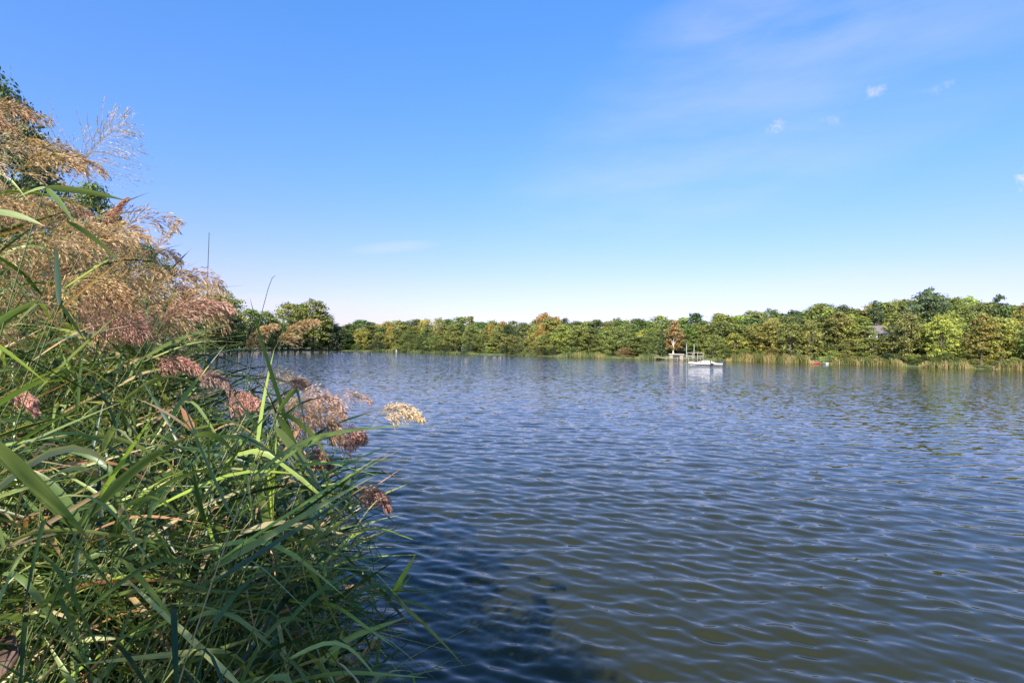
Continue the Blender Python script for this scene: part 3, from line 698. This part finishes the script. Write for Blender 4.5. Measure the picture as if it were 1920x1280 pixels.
def plume_geo(r, P0, D, Ln, droop=.5, spread=.55, dens=1.0, side=0.0, bl=.36, ss=1.0):
    """a panicle: a bending axis, whorls of fine branches, slim spikelets along them"""
    nn_ = 18; P, Dx = strands(r, P0[None], D[None], np.array([Ln]), np.array([droop * .35]), nn_, .5); ax = P[0]; dx = Dx[0]
    per = max(3, int(6 * dens)); K = (nn_ - 1) * per; ii = np.repeat(np.arange(0, nn_ - 1), per); u = ii / (nn_ - 2)
    a = r.random(K) * 6.283; s = norm(np.cross(dx[ii], np.array([.2, .1, 1]))); b = np.cross(dx[ii], s)
    O = s * np.cos(a)[:, None] + b * np.sin(a)[:, None] + WIND * (side + .25)
    D0 = norm(dx[ii] * (1.15 - spread) + O * spread * (1.25 - .7 * u)[:, None])
    Lb = Ln * bl * (1.05 - .72 * u) * (.7 + .45 * r.random(K))
    Bp, Bd = strands(r, ax[ii], D0, Lb, droop * (.5 + .8 * r.random(K)), 6, .35)
    # fine branches
    hw = .0008; sd = norm(np.cross(Bd, np.array([.3, .2, .9]))); hwv = sd * hw
    V1 = np.stack([Bp - hwv, Bp + hwv], 2); idx = np.arange(K * 7 * 2).reshape(K, 7, 2)
    F1 = np.stack([idx[:, :-1, 0], idx[:, :-1, 1], idx[:, 1:, 1], idx[:, 1:, 0]], -1).reshape(-1, 4); V1 = V1.reshape(-1, 3)
    V2, F2 = tube_np(ax, .0016, .0006, 4)
    # spikelets
    ns = 13; tt = .22 + .78 * r.random((K, ns)); f = tt * 6; i0 = np.minimum(f.astype(int), 5); fr = (f - i0)[..., None]
    rows = np.arange(K)[:, None]; C = Bp[rows, i0] * (1 - fr) + Bp[rows, i0 + 1] * fr; dd = Bd[rows, i0]
    C = (C + r.normal(0, .0022, C.shape)).reshape(-1, 3); dd = norm(dd.reshape(-1, 3) + r.normal(0, .15, C.shape)); m_ = len(C)
    sl_ = ss * (.0062 + .0045 * r.random((m_, 1))); wdt = norm(np.cross(dd, r.normal(0, 1, (m_, 3)))) * ss * (.0011 + .0008 * r.random((m_, 1)))
    V3, F3 = rhombs(C + dd * sl_, dd * sl_, wdt)
    V = np.concatenate([V1, V2, V3]); Fq = np.concatenate([F1, F2 + len(V1), F3 + len(V1) + len(V2)])
    bt = r.normal(.5, .14, K)
    tint = np.concatenate([np.full(len(V1) + len(V2), .35), np.repeat(np.clip(np.repeat(bt, ns) + r.normal(0, .16, m_), 0, 1), 4)])
    return V, Fq, tint
PC = {'golden': (.48, .32, .165), 'straw': (.55, .42, .28), 'red-brown': (.42, .22, .17), 'pink-brown': (.52, .29, .23), 'purple-brown': (.42, .28, .23), 'rust': (.42, .25, .14), 'pale': (.58, .45, .36)}
def root_of(Pt, r, lean=None):
    ln = lean if lean is not None else (.55 + .45 * r.random(), .15 * r.random() - .05)
    x, y = Pt[0] - ln[0], Pt[1] - ln[1]
    d = math.hypot(x, y)
    if d < .75: x, y = x - .55, y + .2
    z = float(ground_z(x, y)[0]); return np.array([x, y, max(z, -.45) - .05])
def reed(r, Pt, Dp, Ln, colr, label, group=None, nleaf=7, lean=None, plume=True, name='reed', rad=.0032, pk=None, tmu=.45, lw=(.009, .020), bow=.5, leaf_hi=.86):
    G = root_of(Pt, r, lean); o = empty(name, G); cv = stalk_curve(G, Pt, r, bow=bow) - G
    V, Fq = tube_np(cv, rad, rad * .42); link('stalk', np_mesh('stalk', V, Fq, {'tint': np.full(len(V), .2 + .6 * r.random())}, True), M['stalk'], o)
    if nleaf:
        V, Fq, tn, al = leaf_set(r, cv, nleaf, .3, leaf_hi, tmu=tmu, Wr=lw); link('foliage', np_mesh('foliage', V, Fq, {'tint': tn, 'along': al}, True), M['reed_leaf'], o)
    if plume:
        V, Fq, tn = plume_geo(r, Pt - G, norm(np.asarray(Dp, float)), Ln, **(pk or {}))
        po = link('plume', np_mesh('plume', V, Fq, {'tint': tn}), M['plume'], o); c = np.array(PC[colr]) * (1 + r.normal(0, .10)); po.color = (*[float(x) for x in c], 1)
    tag(o, label, 'reed', group); return o
rh = np.random.default_rng(101)
def hero(u0, v0, u1, v1, dep, colr, label, ddep=0., **k):
    k.setdefault('pk', {}).setdefault('ss', .78); k['pk']['dens'] = k['pk'].get('dens', 1.0) * 1.35
    A = at(u0, v0, dep); B = at(u1, v1, dep + ddep); reed(rh, A, B - A, float(np.linalg.norm(B - A)) * 1.12, colr, label, **k)
hero(140, 330, 198, 212, 2.3, 'pale', 'tallest reed, its feathery pale plume standing alone against the sky', pk=dict(droop=.25, spread=.8, dens=1.0, bl=.8), nleaf=4, lean=(.75, .1), rad=.004)
hero(190, 440, 212, 368, 2.4, 'pink-brown', 'reed with a narrow pinkish plume below the tallest reed', pk=dict(droop=.2, spread=.35), lean=(.5, 0))
hero(292, 470, 310, 428, 3.0, 'pale', 'reed with a sparse upright plume above the golden mass', pk=dict(droop=.2, spread=.6, dens=.6), lean=(.5, 0))
hero(345, 560, 398, 500, 2.6, 'pale', 'reed with a pale plume hanging beside the bare tall stalk', pk=dict(droop=1.3, spread=.5, side=.5, bl=.5), lean=(.6, 0))
hero(290, 685, 372, 645, 1.9, 'red-brown', 'reed with dark reddish plume at eye level left of the gap of water', pk=dict(droop=1.4, spread=.5), lean=(.6, .1))
hero(372, 708, 432, 690, 1.9, 'purple-brown', 'reed with brown plume low beside the strip of blue water', pk=dict(droop=1.5, spread=.6), lean=(.6, .1))
hero(428, 760, 475, 722, 1.9, 'pink-brown', 'reed with a round reddish tuft-like plume', pk=dict(droop=1.6, spread=.8, bl=.5), lean=(.6, .1))
hero(458, 655, 490, 588, 2.3, 'golden', 'reed with golden feather plume before the headland, left one of two', pk=dict(droop=.8, spread=.4, side=.35, bl=.42), lean=(.6, 0))
hero(518, 648, 562, 574, 2.2, 'golden', 'reed with golden feather plume before the headland, right one of two', pk=dict(droop=.8, spread=.4, side=.35, bl=.42), lean=(.6, 0))
hero(478, 715, 556, 668, 2.4, 'pale', 'reed with pale plume leaning right across the waterline', pk=dict(droop=1.2, spread=.6, bl=.45), lean=(.6, .1))
hero(540, 722, 572, 704, 2.3, 'purple-brown', 'reed with a small dark plume tip on the water, below the golden feathers', pk=dict(droop=.9, spread=.5, bl=.6), lean=(.6, .1))
hero(505, 775, 640, 735, 1.55, 'rust', 'reed with the largest, widely spread brown plume over the water', pk=dict(droop=1.5, spread=.75, dens=1.4, bl=.5), lean=(.7, .1))
hero(560, 745, 650, 722, 1.7, 'purple-brown', 'reed with purplish plume fraying out behind the largest one', pk=dict(droop=1.5, spread=.6, bl=.5), lean=(.7, .1))
hero(628, 742, 690, 726, 2.1, 'purple-brown', 'reed with thin sparse plume reaching right over open water', pk=dict(droop=.9, spread=.5, dens=.45, bl=.5), lean=(.8, .1))
hero(712, 775, 786, 748, 2.0, 'straw', 'rightmost reed, its fluffy straw-coloured plume over open water', pk=dict(droop=1.0, spread=.6, dens=1.3, bl=.42), lean=(.85, .05), bow=.4)
hero(632, 828, 668, 786, 1.75, 'pink-brown', 'reed with a bright pinkish red drooping plume over the water', pk=dict(droop=1.6, spread=.8, dens=1.3, bl=.62), lean=(.6, .1))
hero(572, 862, 618, 838, 1.6, 'red-brown', 'reed with dark red-brown plume partly behind a broad leaf', pk=dict(droop=1.6, spread=.7, bl=.5), lean=(.6, .1))
hero(664, 925, 734, 900, 1.7, 'red-brown', 'lowest reed plume on the right, reddish brown comb over dark water', pk=dict(droop=1.8, spread=.6, dens=1.3, bl=.46), lean=(.55, .1))
hero(28, 735, 72, 760, 1.5, 'pink-brown', 'reed with small red plume among bright leaves at the left edge', pk=dict(droop=1.2, spread=.6), lean=(.5, .1))
hero(400, 965, 450, 975, 1.5, 'red-brown', 'reed with small reddish plume deep in the shaded leaves', pk=dict(droop=1.0, spread=.4, dens=.6), lean=(.5, .1))
hero(150, 590, 270, 560, 1.9, 'pink-brown', 'reed with a broad reddish fan plume under the golden mass', pk=dict(droop=1.3, spread=.8, dens=1.4, bl=.6), lean=(.6, .1))
hero(330, 535, 375, 560, 2.2, 'red-brown', 'reed with a dark drooping plume left of the bare tall stalk', pk=dict(droop=1.4, spread=.6, bl=.5), lean=(.6, .1))
# bare stalks
reed(rh, at(392, 436, 2.0), (0, 0, 1), 0, 'golden', 'bare tall upright stalk without a plume, rising above the headland', nleaf=2, plume=False, lean=(.04, -.05), rad=.0035, leaf_hi=.6)
reed(rh, at(516, 517, 2.1), (0, 0, 1), 0, 'golden', 'thin bare stalk with a bent-over tip in front of the headland', nleaf=2, plume=False, lean=(.35, 0), rad=.0028, bow=.85, leaf_hi=.6)
reed(rh, at(535, 592, 2.1), (0, 0, 1), 0, 'golden', 'short bare stalk between the two golden feather plumes', nleaf=1, plume=False, lean=(.2, 0), rad=.0028, leaf_hi=.6)

# near reeds whose single blades can be picked out
def blade_reed(label, dep, blades, name='reed'):
    """blades: base and tip as seen in the photo, width there, tint, sag, depth change"""
    A = at(blades[0][0], blades[0][1], dep); G = root_of(A, rh, (.35, .1)); o = empty(name, G)
    cv = stalk_curve(G, A, rh) - G; V, Fq = tube_np(cv, .0034, .0016); link('stalk', np_mesh('stalk', V, Fq, {'tint': np.full(len(V), .6)}, True), M['stalk'], o)
    Ps = []; W = []; tn = []
    for (u0, v0, u1, v1, wp, ti, sag, dd) in blades:
        a = at(u0, v0, dep); b = at(u1, v1, dep + dd); q = np.linspace(0, 1, 10)[:, None]; ln = np.linalg.norm(b - a)
        Ps.append(a + (b - a) * q + np.array([0, 0, 1]) * sag * ln * 4 * q * (1 - q) - G); W.append(wp / F * dep); tn.append(ti)
    P = np.array(Ps); D = norm(np.gradient(P, axis=1)); k = len(blades)
    V, Fq, al = ribbon(P, D, np.array(W), rh.normal(1.0, .35, k), rh, .16)
    link('foliage', np_mesh('foliage', V, Fq, {'tint': np.repeat(tn, 30), 'along': al}, True), M['reed_leaf'], o)
    tag(o, label, 'reed', 'near reeds with single blades showing')
blade_reed('reed with the broadest blade, sloping from the left edge to a rusty tip', .80, [(-60, 800, 175, 1020, 66, .60, .02, .15), (-60, 800, 120, 700, 30, .5, .05, .2)])
blade_reed('reed with one bright grass-green blade pointing up right, left of centre of thicket', 1.0, [(185, 935, 292, 772, 30, .80, 0, .1), (185, 935, 90, 1080, 24, .35, -.02, 0)])
blade_reed('reed with a long greyish blade arching over towards the water', 1.1, [(150, 985, 365, 815, 30, .62, .10, .1), (150, 985, 60, 880, 22, .5, .1, 0), (365, 816, 440, 850, 18, .6, .15, .1)])
blade_reed('reed with two upright bright green blades below the plumes', 1.3, [(508, 1020, 502, 800, 20, .83, 0, .05), (508, 1020, 522, 750, 15, .80, 0, .05), (508, 1020, 466, 830, 18, .55, .02, .0)])
blade_reed('reed with broad pale blades falling right beside the dark red plume', 1.3, [(520, 775, 622, 872, 22, .56, .14, .1), (515, 800, 640, 1010, 22, .62, .09, .12), (520, 780, 590, 960, 17, .5, .12, .1)])
blade_reed('reed with a long flat pale blade crossing low towards the water', 1.2, [(490, 1000, 690, 1078, 28, .64, .06, 0), (490, 1000, 560, 1130, 22, .5, .05, 0)])
blade_reed('reed with a straw-coloured blade hanging straight down', 1.2, [(562, 1035, 600, 1235, 20, .70, .0, 0), (562, 1035, 640, 1190, 14, .55, .04, 0)])
blade_reed('outermost low reed with a thin leaf trailing down over dark water', 1.5, [(735, 1115, 782, 1035, 14, .82, 0, 0), (735, 1118, 872, 1250, 10, .66, .03, 0), (735, 1120, 770, 1080, 8, .6, 0, 0), (728, 1110, 694, 1090, 9, .62, .1, 0), (732, 1122, 842, 1158, 7, .55, .05, 0), (715, 1180, 700, 1300, 16, .6, .0, 0)])
blade_reed('low reed with a rosy dry blade lying flat over dark water', 1.5, [(722, 1172, 852, 1168, 9, 1.0, .02, 0), (712, 1200, 655, 1268, 12, .95, .12, 0)])
blade_reed('low reed with one bright green blade at the bottom edge', 1.3, [(608, 1290, 645, 1175, 20, .83, 0, 0), (608, 1290, 560, 1180, 12, .5, 0, 0)])
blade_reed('reed with an orange tipped leaf standing in the thicket', 1.4, [(362, 805, 338, 760, 16, 1.0, 0, 0), (362, 805, 430, 790, 8, .7, 0, 0), (362, 810, 250, 745, 12, .95, .05, 0)])
blade_reed('reed with a yellow-green blade coming in at the left edge under the plumes', .9, [(-40, 625, 92, 722, 20, .78, .02, 0), (-40, 630, 80, 560, 14, .5, .05, 0)])
blade_reed('reed with short bright green blades near the bottom left', 1.0, [(155, 1085, 235, 1165, 24, .82, .02, 0), (230, 1050, 335, 1175, 22, .70, .02, 0), (155, 1085, 40, 1160, 16, .4, .02, 0)])
blade_reed('reed with long narrow blades spread before the golden plumes', 1.7, [(85, 352, 242, 378, 18, .60, .03, 0), (85, 352, 30, 372, 16, .7, .05, 0), (85, 352, 140, 420, 14, .5, .06, 0)])
blade_reed('reed with a pale arched blade before the left plumes', 1.3, [(-20, 395, 85, 425, 16, .64, .06, 0), (125, 415, 230, 500, 14, .62, .08, .1)])
blade_reed('reed with a dark narrow upright leaf in the middle of the plumes', 1.5, [(112, 570, 104, 455, 15, .12, 0.03, .1), (112, 570, 160, 640, 20, .1, 0, 0)])  # the low tint puts the leaf's silhouette darkness into its colour
# a dry leaf caught at the lower left
lv = []; lf = []
for i in range(9):
    q = i / 8; hw_ = .034 * math.sin(math.pi * min(.97, q + .03)) ** .6
    for j in range(7):
        b = (j - 3) / 3; lv.append((b * hw_, (q - .5) * .085, .012 * b * b + .010 * math.sin(q * 5) + .003 * math.sin(9 * b + 5 * q)))
lf = [(i * 7 + j, i * 7 + j + 1, (i + 1) * 7 + j + 1, (i + 1) * 7 + j) for i in range(8) for j in range(6)]
m_ = bpy.data.meshes.new('withered_leaf'); m_.from_pydata(lv, [], lf); m_.update(); m_.polygons.foreach_set('use_smooth', [True] * len(lf))
M['dry'] = simple('dry_leaf', (.085, .042, .025), .7, var=.6, scale=60)
wl = link('withered_leaf', m_, M['dry'], None, at(2, 1232, 1.15)); wl.rotation_euler = (1.2, .3, .4)
so_m = wl.modifiers.new('thickness', 'SOLIDIFY'); so_m.thickness = .0012
tag(wl, 'curled reddish brown withered leaf caught in the reeds at the lower left corner', 'leaf')

# the crowd of plumes at upper left
rc = np.random.default_rng(202)
TOPX = [-300, 0, 60, 100, 160, 220, 280, 330, 360, 400]; TOPY = [160, 200, 245, 330, 400, 445, 462, 495, 520, 560]
n_c = 0; crowd = []
while n_c < 165:
    u = -260 + 650 * rc.random(); ty = np.interp(u, TOPX, TOPY); v = ty + 38 + (640 - ty) * rc.random() ** 1.15
    if v > 640 or (u > 315 and v < 575) or (u > 335 and v > 590): continue
    dep = 1.8 + 3.6 * rc.random() ** 1.3
    Pt = at(u, v, dep)
    if Pt[2] > 3.5: continue
    colr = rc.choice(['golden', 'golden', 'rust', 'straw', 'red-brown', 'pale', 'pink-brown'], p=[.34, .26, .18, .12, .05, .03, .02]); Dp = np.array([.55 + .3 * rc.random(), .1 * rc.normal(), .5 + .5 * rc.random()])
    ro = reed(rc, Pt, Dp, .22 + .12 * rc.random(), colr, 'ripe reed with brown-gold plume in the dense crowd at upper left', 'reeds of the dense crowd at upper left',
         nleaf=8, pk=dict(droop=.7 + 1.0 * rc.random(), spread=.4 + .3 * rc.random(), bl=.42 + .2 * rc.random(), dens=.8), tmu=.5, leaf_hi=.93, lw=(.010, .024))
    crowd.append((u, v - ty, colr, ro)); n_c += 1

ccnt = {}
for u_, hgt_, c_, o_ in sorted(crowd, key=lambda q: q[0]):
    tier = 'top rim' if hgt_ < 90 else 'middle' if hgt_ < 200 else 'lower part'; k_ = ccnt.get((tier, c_), 0); ccnt[(tier, c_)] = k_ + 1
    o_['label'] = f"{c_}-plumed reed, {ORD[k_]} such from the left, {tier} of the crowd"
# leafy shoots below: nobody could count them
BX = [(150, -300), (300, 60), (400, 190), (460, 290), (500, 330), (560, 365), (620, 385), (660, 395), (700, 450), (760, 545), (850, 640), (950, 690), (1100, 705), (1450, 730)]
BV, BU = zip(*BX)
def shoots(seed, n, vlo, vhi, dlo, dhi, ulo, label, tmu, wr=(.012, .026), Lr=(.25, .5), dpow=1.2, nl=9):
    r = np.random.default_rng(seed); Vs = []; Fs = []; Ts = []; As = []; off = 0; SV = []; SF = []; ST = []; so_ = 0; k = 0; tries = 0
    while k < n and tries < n * 30:
        tries += 1; v = vlo + (vhi - vlo) * r.random(); ub = np.interp(v, BV, BU) - 25; u = ulo + (ub - ulo) * r.random() ** .8
        dep = dlo + (dhi - dlo) * r.random() ** dpow; dep = max(dep, 1.9 + .5 * r.random()) if v < 760 else dep; Pt = at(u, v, dep)
        G = root_of(Pt, r, (.1 + .75 * r.random(), .9 * r.random() - .45))
        if Pt[2] - G[2] < .45 or Pt[2] > 3.6 or Pt[2] - G[2] > 3.9: continue
        if px(G + [0, 0, .3])[0] > 720: continue
        cv = stalk_curve(G, Pt, r, bow=.45 + .2 * r.random()); nn = int(nl * (.7 + .6 * r.random()))
        V, Fq, tn, al = leaf_set(r, cv, nn, .30, 1.0, tmu=tmu, Wr=wr, Lr=Lr); 
        Vs.append(V); Fs.append(Fq + off); Ts.append(tn); As.append(al); off += len(V)
        V, Fq = tube_np(cv, .0024, .001, 4); SV.append(V); SF.append(Fq + so_); ST.append(np.full(len(V), r.random())); so_ += len(V); k += 1
    o = link('reed_thicket', np_mesh('reed_thicket', np.concatenate(Vs), np.concatenate(Fs), {'tint': np.concatenate(Ts), 'along': np.concatenate(As)}, True), M['reed_leaf'])
    tag(o, label, 'reeds', None, 'stuff')
    link('stalks', np_mesh('stalks', np.concatenate(SV), np.concatenate(SF), {'tint': np.concatenate(ST)}, True), M['stalk'], o)['kind'] = 'stuff'
shoots(1, 1050, 610, 1400, 1.25, 3.4, -250, 'dense green reed leaves of the bank filling the lower left', .40, wr=(.006, .021), Lr=(.16, .46), nl=11)
shoots(2, 290, 560, 900, 3.0, 9.0, -200, 'darker reed leaves farther along the bank below the plumes', .40, wr=(.008, .02), Lr=(.22, .45), nl=11)
shoots(8, 40, 760, 1320, .95, 1.35, -200, 'broad nearest reed blades crossing the lower left', .5, wr=(.007, .019), Lr=(.2, .42), nl=9)
shoots(4, 260, 380, 640, 3.4, 6.5, -300, 'dark leaves of the reeds standing behind the plume crowd', .30, wr=(.012, .024), Lr=(.3, .5), nl=12)
